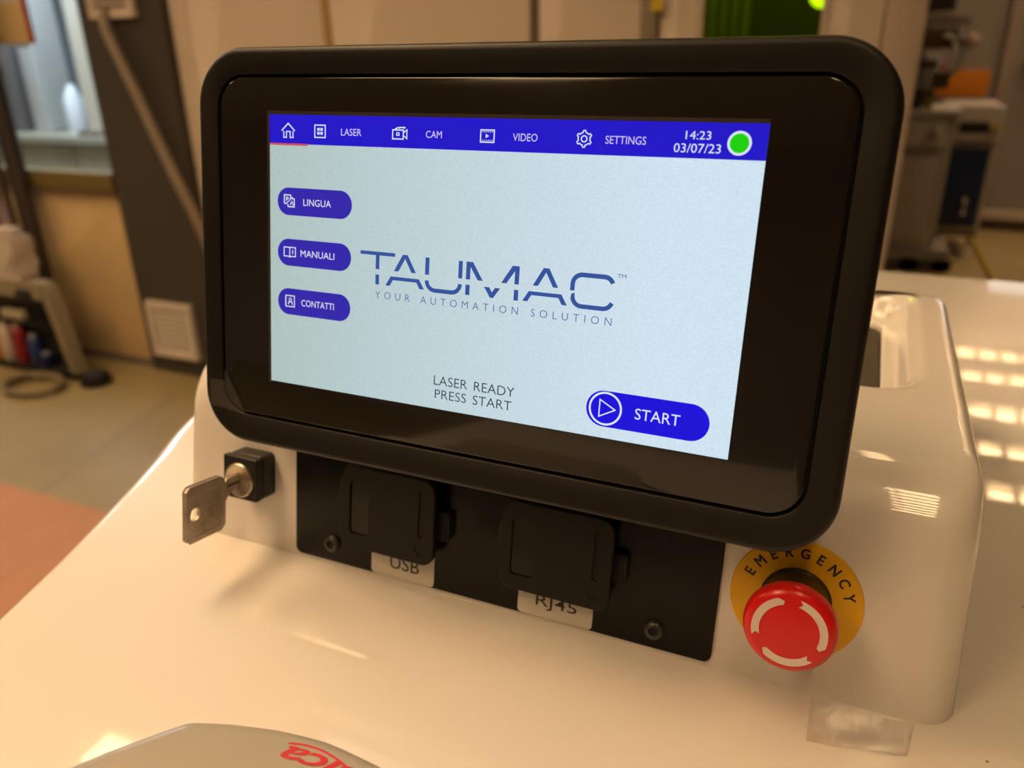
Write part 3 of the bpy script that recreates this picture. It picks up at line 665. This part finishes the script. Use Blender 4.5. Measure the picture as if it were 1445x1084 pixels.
label('clock_text', '14:23', (193.0, 202.4, 119.9, 122.9), M_LCD_WHITE); label('date_text', '03/07/23', (189.0, 206.4, 115.1, 118.4), M_LCD_WHITE)
for nm, v, bb in (('LINGUA', 87.3, (19.2, 34.6, 85.6, 88.7)), ('MANUALI', 63.75, (17.7, 36.7, 62.1, 65.2)), ('CONTATTI', 40.4, (18.2, 36.8, 38.8, 41.9))):
    obj('button', flat([rr(4.4, 45.9, v-6.3, v+6.3, 6.29, 12)], mmS, S1), M_LCD_BLUE2, disp)
    label('button_text', nm, (bb[0], bb[1], v-1.55, v+1.55), M_LCD_WHITE)
icon('language_icon', stroke([(8.3, 86.3), (8.3, 90.2), (12.0, 90.2), (12.0, 88.6)], .5) + stroke([(8.3, 86.3), (10.0, 86.3)], .5) + stroke([(10.4, 84.9), (14.0, 84.9), (14.0, 88.6), (12.6, 88.6)], .5) + stroke([(10.4, 84.9), (10.4, 86.0)], .5) + stroke([(9.6, 86.4), (13.0, 89.4)], .35) + stroke([(11.7, 85.7), (12.6, 87.4), (13.4, 85.7)], .4) + stroke([(9.5, 87.4), (9.5, 89.3), (10.8, 88.8), (9.7, 88.1)], .4))
icon('book_icon', stroke([(8.1, 61.9), (8.1, 66.1), (11.0, 66.1), (11.4, 65.7), (11.8, 66.1), (14.7, 66.1), (14.7, 61.9), (11.8, 61.9), (11.4, 61.5), (11.0, 61.9)], .45, True) + stroke([(11.4, 61.6), (11.4, 65.7)], .4) + stroke([(13.1, 63.0), (13.1, 65.0)], .4))
icon('contact_icon', stroke([(9.1, 38.0), (14.1, 38.0), (14.1, 43.2), (9.1, 43.2)], .45, True) + stroke(circ(11.7, 41.4, .7, 12), .35, True) + stroke([(10.6, 38.9), (10.7, 40.2), (12.7, 40.2), (12.9, 38.9)], .45) + [[(8.5, b), (9.3, b), (9.3, b+.35), (8.5, b+.35)] for b in (38.6, 39.7, 40.8, 41.9)])
obj('start_button', flat([rr(163.4, 214.2, 4.9, 20.1, 7.59, 14)], mmS, S1), M_LCD_BLUE3, disp)
icon('start_icon', stroke(circ(171.6, 12.6, 6.7, 40), .85, True) + stroke([(169.1, 16.2), (169.1, 9.0), (175.8, 12.6)], .5, True))
label('start_text', 'START', (184.2, 202.6, 10.2, 14.8), M_LCD_WHITE)
label('status_text', 'LASER READY', (91.2, 130.7, 11.1, 15.4), M_LCD_TEXT, S1, off=-.006, word=1.5)
label('status_text', 'PRESS START', (92.0, 129.7, 4.9, 9.1), M_LCD_TEXT, S1, off=-.006, word=1.5)
# logo
def arc(cx, cy, r_, a0, a1, n=8): return [(cx+r_*cos(radians(a0+(a1-a0)*i/n)), cy+r_*sin(radians(a0+(a1-a0)*i/n))) for i in range(n+1)]
def rect(a, b, c, d): return [(a, c), (b, c), (b, d), (a, d)]
LG = [rect(51.0, 69.2, 66.3, 67.9), rect(59.2, 61.1, 60.1, 66.3), rect(59.2, 61.1, 53.2, 57.7)]
for dx in (0, 67.1):
    A_ = [(68.8, 60), (71.1, 60), (74.45, 65.8), (73.2, 67.6)], [(73.2, 67.6), (74.45, 65.8), (75.7, 67.6)], [(74.45, 65.8), (77.8, 60), (80.1, 60), (75.7, 67.6)]
    Bm = [(64.5, 53.2), (66.8, 53.2), (68.4, 55.9), (67.2, 57.5)], [(67.2, 57.5), (68.4, 55.9), (80.5, 55.9), (81.7, 57.5)], [(80.5, 55.9), (82.1, 53.2), (84.4, 53.2), (81.7, 57.5)]
    for P in A_ + Bm: LG.append([(x+dx, y) for x, y in P])
LG += [rect(84.7, 86.7, 59.9, 67.4), rect(101.1, 103.0, 59.8, 67.3)]
LG += stroke([(85.7, 57.4)] + arc(89.7, 57.3, 4.0, 180, 270) + arc(98.1, 57.3, 4.0, 270, 360), 1.85)
LG += [rect(104.8, 106.8, 59.7, 67.3), [(106.8, 67.3), (106.8, 65.1), (110.5, 59.7), (112.9, 59.7), (107.9, 67.3)], rect(104.8, 106.8, 53.0, 57.4), [(113.6, 57.3), (116.6, 52.9), (117.4, 55.2), (116.1, 57.3)], [(116.6, 52.9), (118.1, 52.9), (117.4, 55.2)], [(118.1, 52.9), (121.2, 57.3), (118.8, 57.3), (117.4, 55.2)], [(127.6, 59.7), (129.6, 59.7), (129.6, 67.3), (127.6, 67.3)], [(127.6, 67.3), (126.4, 67.3), (121.5, 59.7), (123.9, 59.7), (127.6, 65.2)], rect(127.6, 129.6, 52.9, 57.4)]
LG += stroke([(153.3, 59.6)] + arc(157.3, 62.3, 4.0, 180, 90) + arc(166.6, 62.3, 4.0, 90, 25), 1.9)
LG += stroke([(153.4, 57.4)] + arc(157.6, 57.5, 4.0, 180, 270) + arc(166.6, 57.5, 4.0, 270, 340), 1.85)
obj('logo', flat(LG, mmS, S1), M_LCD_NAVY, disp)
label('trademark_text', 'TM', (171.8, 175.4, 66.5, 68.0), M_LCD_NAVY, S1)
label('slogan_text', 'YOUR AUTOMATION SOLUTION', (59.3, 171.0, 47.0, 50.2), M_LCD_NAVY, S1, off=-.012, space=1.75, word=1.3)
# leftover protective film in the lower left corner of the frame
o = obj('film_remnant', flat([[(-38.8, -4.2), (-38.2, -18.6), (-31, -18.4), (-29.2, -4.0)], [(-29.2, -4.0), (-31, -18.4), (-15.5, -20.3)], [(-29.2, -4.0), (-15.5, -20.3), (-28.9, 2.2)]], mmS, .0003, .0001), M_FILM, mon)

# ------------------------------------------------------------------ connector plate, covers, lock, emergency stop
pl = thing('connector_plate', 'black flat plate with two labels and two screws below the monitor', 'panel', FP(.104, -.1085, 0))
obj('plate', prism(rr(-.0138, .2222, -.1098, -.040, .004, 5), -.0005, .0018, FP, .0004), M_PLATE, pl, 35)
for u, v in ((.0114, -.0990), (.1950, -.1002)):
    sw = obj('screw', lathe([(.0050, .0016), (.0050, .0022), (.0046, .0034), (.0036, .0042), (.0024, .0044), (.0022, .0042), (.0021, .0028), (0, .0028)], u, v, FP, 28, False, False), M_SCREW, pl, 50)
    obj('hex_socket', prism(circ(u, v, .0019, 6), .0028, .0030, FP), M_CASE, sw)
for u0, u1, nm, tb in ((.0373, .0762, 'USB', (.0492, .0672, -.1042, -.0965)), (.1248, .1644, 'RJ45', (.1345, .1562, -.1050, -.0972))):
    lb = obj('label', prism(rr(u0, u1, -.1094, -.0905, .0024, 5), .0017, .0020, FP), M_LABEL, pl); lb['label'] = 'silver-white label'
    text('label_text', nm, tb, FP, .00206, M_INK, lb, off=.004)
def cover(du, lab):
    c = thing('port_cover', lab, 'cover', FP(.051+du, -.0925, .0018), 'sprung port covers on the connector plate')
    O = [(.0268, -.0925), (.070, -.0928)] + [(.0735+.0068*cos(radians(a)), -.0860+.0068*sin(radians(a))) for a in range(-90, 1, 15)] + [(.0735+.0066*cos(radians(a)), -.0535+.0068*sin(radians(a))) for a in range(0, 91, 15)] + [(.0295, -.0466), (.0270, -.0472), (.0250, -.0510), (.0232, -.0560), (.0222, -.0620), (.0219, -.0700), (.0222, -.0780), (.0232, -.0850), (.0250, -.0905)]
    O = [(u+du, v) for u, v in O]
    obj('cover_body', prism(rr(.0265+du, .0765+du, -.0885, -.0505, .004, 4), .0018, .0092, FP), M_PLATE, c, 35)
    fl_ = obj('flap', prism(O, .0093, .0120, FP, .0005), M_FLAP, c)
    carve(fl_, loft([[FP(u, v, s) for u, v in rr(.0292+du, .0410+du, -.0848, -.0543, (.002, .002, .0035, .0035), 4)] for s in (.0108, .014)]),
          loft([[FP(u, v, s) for u, v in rr(.0710+du, .0737+du, -.0780, -.0528, .0008, 3)] for s in (.0113, .014)]),
          loft([[FP(u, v, s) for u, v in circ(.0729+du, -.0843, .0034, 24)] for s in (.0116, .014)]))
    obj('window_inset', prism(rr(.0293+du, .0409+du, -.0847, -.0544, (.002, .002, .0035, .0035), 4), .0107, .01095, FP), M_FLAPG, c)
    lt = obj('latch', prism(rr(.0768+du, .0862+du, -.0795, -.0642, .0022, 4), .0018, .0066, FP, .0006), M_FLAP, c, 35)
    for k in range(3): obj('rib', prism(rr(.0792+k*.0021+du, .0803+k*.0021+du, -.0780, -.0655, .0004, 2), .0064, .0073, FP, .0002), M_FLAP, lt)
cover(0, 'left black cover flap, above the label reading USB')
cover(.0939, 'right black cover flap, above the label reading RJ45')
# key switch
lk = thing('key_switch', 'square black key switch with nickel barrel left of the plate', 'switch', FP(-.0418, -.079, 0))
obj('housing', prism(rr(-.0534, -.0299, -.0796, -.0539, .0032, 5), 0, .0105, FP, .0012), M_LOCK, lk, 35)
obj('neck', prism(rr(-.0524, -.0310, -.0785, -.0550, .0012, 3), .0100, .0118, FP), M_CASE, lk, 35)
obj('front_frame', prism(rr(-.0532, -.0301, -.0792, -.0543, .0010, 3), .0115, .0158, FP, .0007), M_LOCK, lk, 35)
ku, kv = -.0416, -.0677
obj('barrel', lathe([(.0099, .0155), (.0099, .0166), (.0093, .0174), (.0084, .0174), (.0080, .0171), (.0, .0171)], ku, kv, FP, 40, False, False), M_NICKEL, lk, 50)
obj('keyway', prism(rr(ku-.0012, ku+.0012, kv-.0045, kv+.0045, .0006, 2), .0170, .01725, FP), M_CASE, lk)
# key
al = .0322
KE = -EU*sin(al*6) - EV*cos(al*6) if 0 else -EU*sin(al) - EV*cos(al)
KM = EN.cross(KE)
K0 = FP(ku, kv, .0165)
def KP(s, w_, t_): return K0 + EN*s + KE*w_ + KM*t_
ky = thing('key', 'flat nickel key with square bow and round hole, inserted in the switch', 'key', KP(.0125, .004, 0))
bowp = [(.0130, -.0050), (.0160, -.0070), (.0372, -.0070), (.0392, -.0050), (.0392, .0216), (.0372, .0236), (.0150, .0236), (.0122, .0212), (.0122, .0105), (.0122, .0)][::-1]
hole = circ(.0335, .0085, .0036, 24)
bow = obj('bow', loft([[KP(a, b, t_) for a, b in offset(bowp, i_)] for t_, i_ in ((-.0014, .0006), (-.0010, 0), (.0010, 0), (.0014, .0006))]), M_KEY, ky)
pocket = rr(.0150, .0366, -.0044, .0210, .003, 4)
carve(bow, loft([[KP(a, b, t_) for a, b in hole] for t_ in (-.004, .004)]), loft([[KP(a, b, t_) for a, b in pocket] for t_ in (.00105, .004)]), loft([[KP(a, b, t_) for a, b in pocket] for t_ in (-.004, -.00105)]))
V, F = text_geo('.FEM', space=1.1)
x0, x1 = min(v[0] for v in V), max(v[0] for v in V); y0, y1 = min(v[1] for v in V), max(v[1] for v in V)
bv = [KP(.0168+(y-y0)/(y1-y0)*.0068, .0172-(x-x0)/(x1-x0)*.0170, t_) for t_ in (.00105, .00140) for x, y in V]
kq = len(V); bf = [tuple(F_) for F_ in F] + [tuple(q+kq for q in F_) for F_ in F]
em = {}
for F_ in F:
    for a_, b_ in zip(F_, F_[1:]+F_[:1]): em[(a_, b_)] = 1
for (a_, b_) in em:
    if (b_, a_) not in em: bf.append((a_, b_, b_+kq, a_+kq))
obj('embossed_lettering', (bv, bf), M_KEY, ky)
bl = obj('blade', loft([[KP(a, b, t_) for a, b in [(-.0004, -.0040), (-.0004, .0036), (.0060, .0040), (.0095, .0062), (.0122, .0102), (.0126, -.0018), (.0100, -.0042)]] for t_ in (-.0010, .0010)]), M_KEY, ky)
obj('blade_groove', loft([[KP(a, b, t_) for a, b in [(0, -.0006), (0, .0008), (.0098, .0008), (.0098, -.0006)]] for t_ in (-.00104, .00104)]), M_SCREW, ky)
# emergency stop
cu, cv = .2545, -.0691
es = thing('emergency_stop', 'red mushroom emergency stop button on a round yellow label', 'button', FP(cu, cv-.0278, 0))
lr = obj('label_disc', lathe([(.0278, .0001), (.0278, .0010), (.0276, .0012), (0, .0012)], cu, cv, FP, 72, True, False), M_YEL, es, 40)
V0 = {}
gsV, gsF = [], []
for i, ch in enumerate('EMERGENCY'):
    V, F = bold(*text_geo(ch), .022)
    x0, x1 = min(v[0] for v in V), max(v[0] for v in V); y0, y1 = min(v[1] for v in V), max(v[1] for v in V)
    wd = (x1-x0)/(y1-y0)*.0047*.92; a = radians(-66 + 17.4*i)
    k = len(gsV)
    for q_, (x, y) in enumerate(V):
        px, py = ((x-x0)/(x1-x0)-.5)*wd, ((y-y0)/(y1-y0)-.5)*.0047+.0222
        gsV.append(FP(cu+px*cos(a)+py*sin(a), cv-px*sin(a)+py*cos(a), .00125+.00002*(q_//BOLD[0])))
    gsF += [tuple(q+k for q in f) for f in F]
obj('label_text', (gsV, gsF), M_INK, lr)
obj('collar', lathe([(.0150, .0012), (.0150, .0030), (.0143, .0036), (.0143, .0165), (.0128, .0175), (.0128, .024)], cu, cv, FP, 56), M_COLLAR, es, 40)
hd = obj('mushroom_head', lathe([(.0100, .0190), (.0150, .0195), (.0176, .0215), (.0187, .0245), (.0187, .0272), (.0181, .0296), (.0170, .0309), (.0158, .0315), (.0150, .0317), (0, .0319)], cu-.0003, cv, FP, 72, True, False), M_RED, es, 40)
for a0, a1 in ((-109, -14), (11, 113), (136, 224)):
    N = 18; polys = []
    ri, ro = .0117, .0148; rm = (ri+ro)/2
    def pt(r_, a): return (cu-.0003+r_*sin(radians(a)), cv+r_*cos(radians(a)))
    aa, bb_ = a0+6, a1-9
    polys.append([pt(ro, a0), pt(ro, aa), pt(rm, aa)][::-1]); polys.append([pt(ri, a0), pt(rm, aa), pt(ri, aa)][::-1])
    for k in range(N):
        p, q = aa+(bb_-aa)*k/N, aa+(bb_-aa)*(k+1)/N
        polys.append([pt(ro, p), pt(ri, p), pt(ri, q), pt(ro, q)])
    polys.append([pt(ro, bb_), pt(ri, bb_), pt(ri*1.01, a1-3), pt(rm, a1)])
    obj('arrow_mark', flat(polys, FP, .03195, .0003), M_PINKW, hd)

# ------------------------------------------------------------------ things on the deck
le = thing('grey_instrument', 'warm grey smooth instrument housing with red script lettering, at the bottom edge', 'instrument', (.09, -.17, ZD))
top = [(0.01, -0.215), (0.0125, -0.188), (0.02011, -0.1598), (0.02845, -0.14685), (0.03831, -0.13382), (0.04331, -0.12749), (0.04648, -0.12418), (0.04922, -0.12259), (0.05202, -0.12142), (0.06268, -0.11775), (0.07249, -0.11517), (0.08242, -0.1129), (0.09251, -0.11145), (0.10213, -0.11051), (0.11015, -0.1107), (0.11836, -0.11142), (0.12572, -0.11206), (0.13222, -0.11298), (0.148, -0.1215), (0.16, -0.131), (0.17, -0.147), (0.173, -0.17), (0.17, -0.215), (0.158, -0.235), (0.028, -0.235)]
top = top[::-1]
LR_ = [[(x, y, ZD+z) for x, y in offset(top, i)] for z, i in ((0, .003), (.003, .0005), (.026, 0), (.0292, .0004), (.0318, .0016), (.0330, .0036), (.0332, .006))]
obj('housing', loft(LR_), M_GREY, le, 40)
V, F = bold(*text_geo('Leica', shear=.35, space=.95), .014)
x0, x1 = min(v[0] for v in V), max(v[0] for v in V); y0, y1 = min(v[1] for v in V), max(v[1] for v in V)
ZL = ZD+.0332
def lm(x, y, q_):
    X = .1350 - (x-x0)/(x1-x0)*.0437; Y = -.1196 - (y-y0)/(y1-y0)*.0085
    return Vector((X, Y + .0012 - 3.0*(X-.108)**2, ZL+.0001+.00002*(q_//BOLD[0])))
obj('script_lettering', ([lm(*v, q_) for q_, v in enumerate(V)], F), M_SCRIPT, le)
sw = [(p.x, p.y) for p in spline([Vector((.0908, -.1188, 0)), Vector((.0970, -.1172, 0)), Vector((.1040, -.1168, 0)), Vector((.1110, -.1178, 0)), Vector((.1170, -.1196, 0)), Vector((.1230, -.1228, 0))], 5)]
obj('script_swash', flat(stroke(sw, .0009), XY(ZL), .0001), M_SCRIPT, le)
# clear tape stuck along the foot of the console
TP = []
nx, ny = 18, 6
for j in range(ny+1):
    for i in range(nx+1):
        a, b = i/nx, j/ny
        x = .2670+(.3085-.2670)*a - .004*b*a*0 - .0035*a*b; y = .0145 + (-.0118-.0145)*b + .0065*b*a
        z = ZD+.0004+.0010*math.exp(-((b-.88)/.10)**2)+.0008*math.exp(-((b-.1)/.08)**2)+.0013*math.exp(-((a-.93-.05*b)/.05)**2)+.0003*sin(a*7+b*3)
        TP.append((x, y, z))
TF = [(j*(nx+1)+i, j*(nx+1)+i+1, (j+1)*(nx+1)+i+1, (j+1)*(nx+1)+i) for j in range(ny) for i in range(nx)]
o = obj('clear_tape', (TP, TF), M_TAPE, None, 180)
tag(o, 'strip of clear adhesive tape on the white deck under the emergency stop', 'tape')
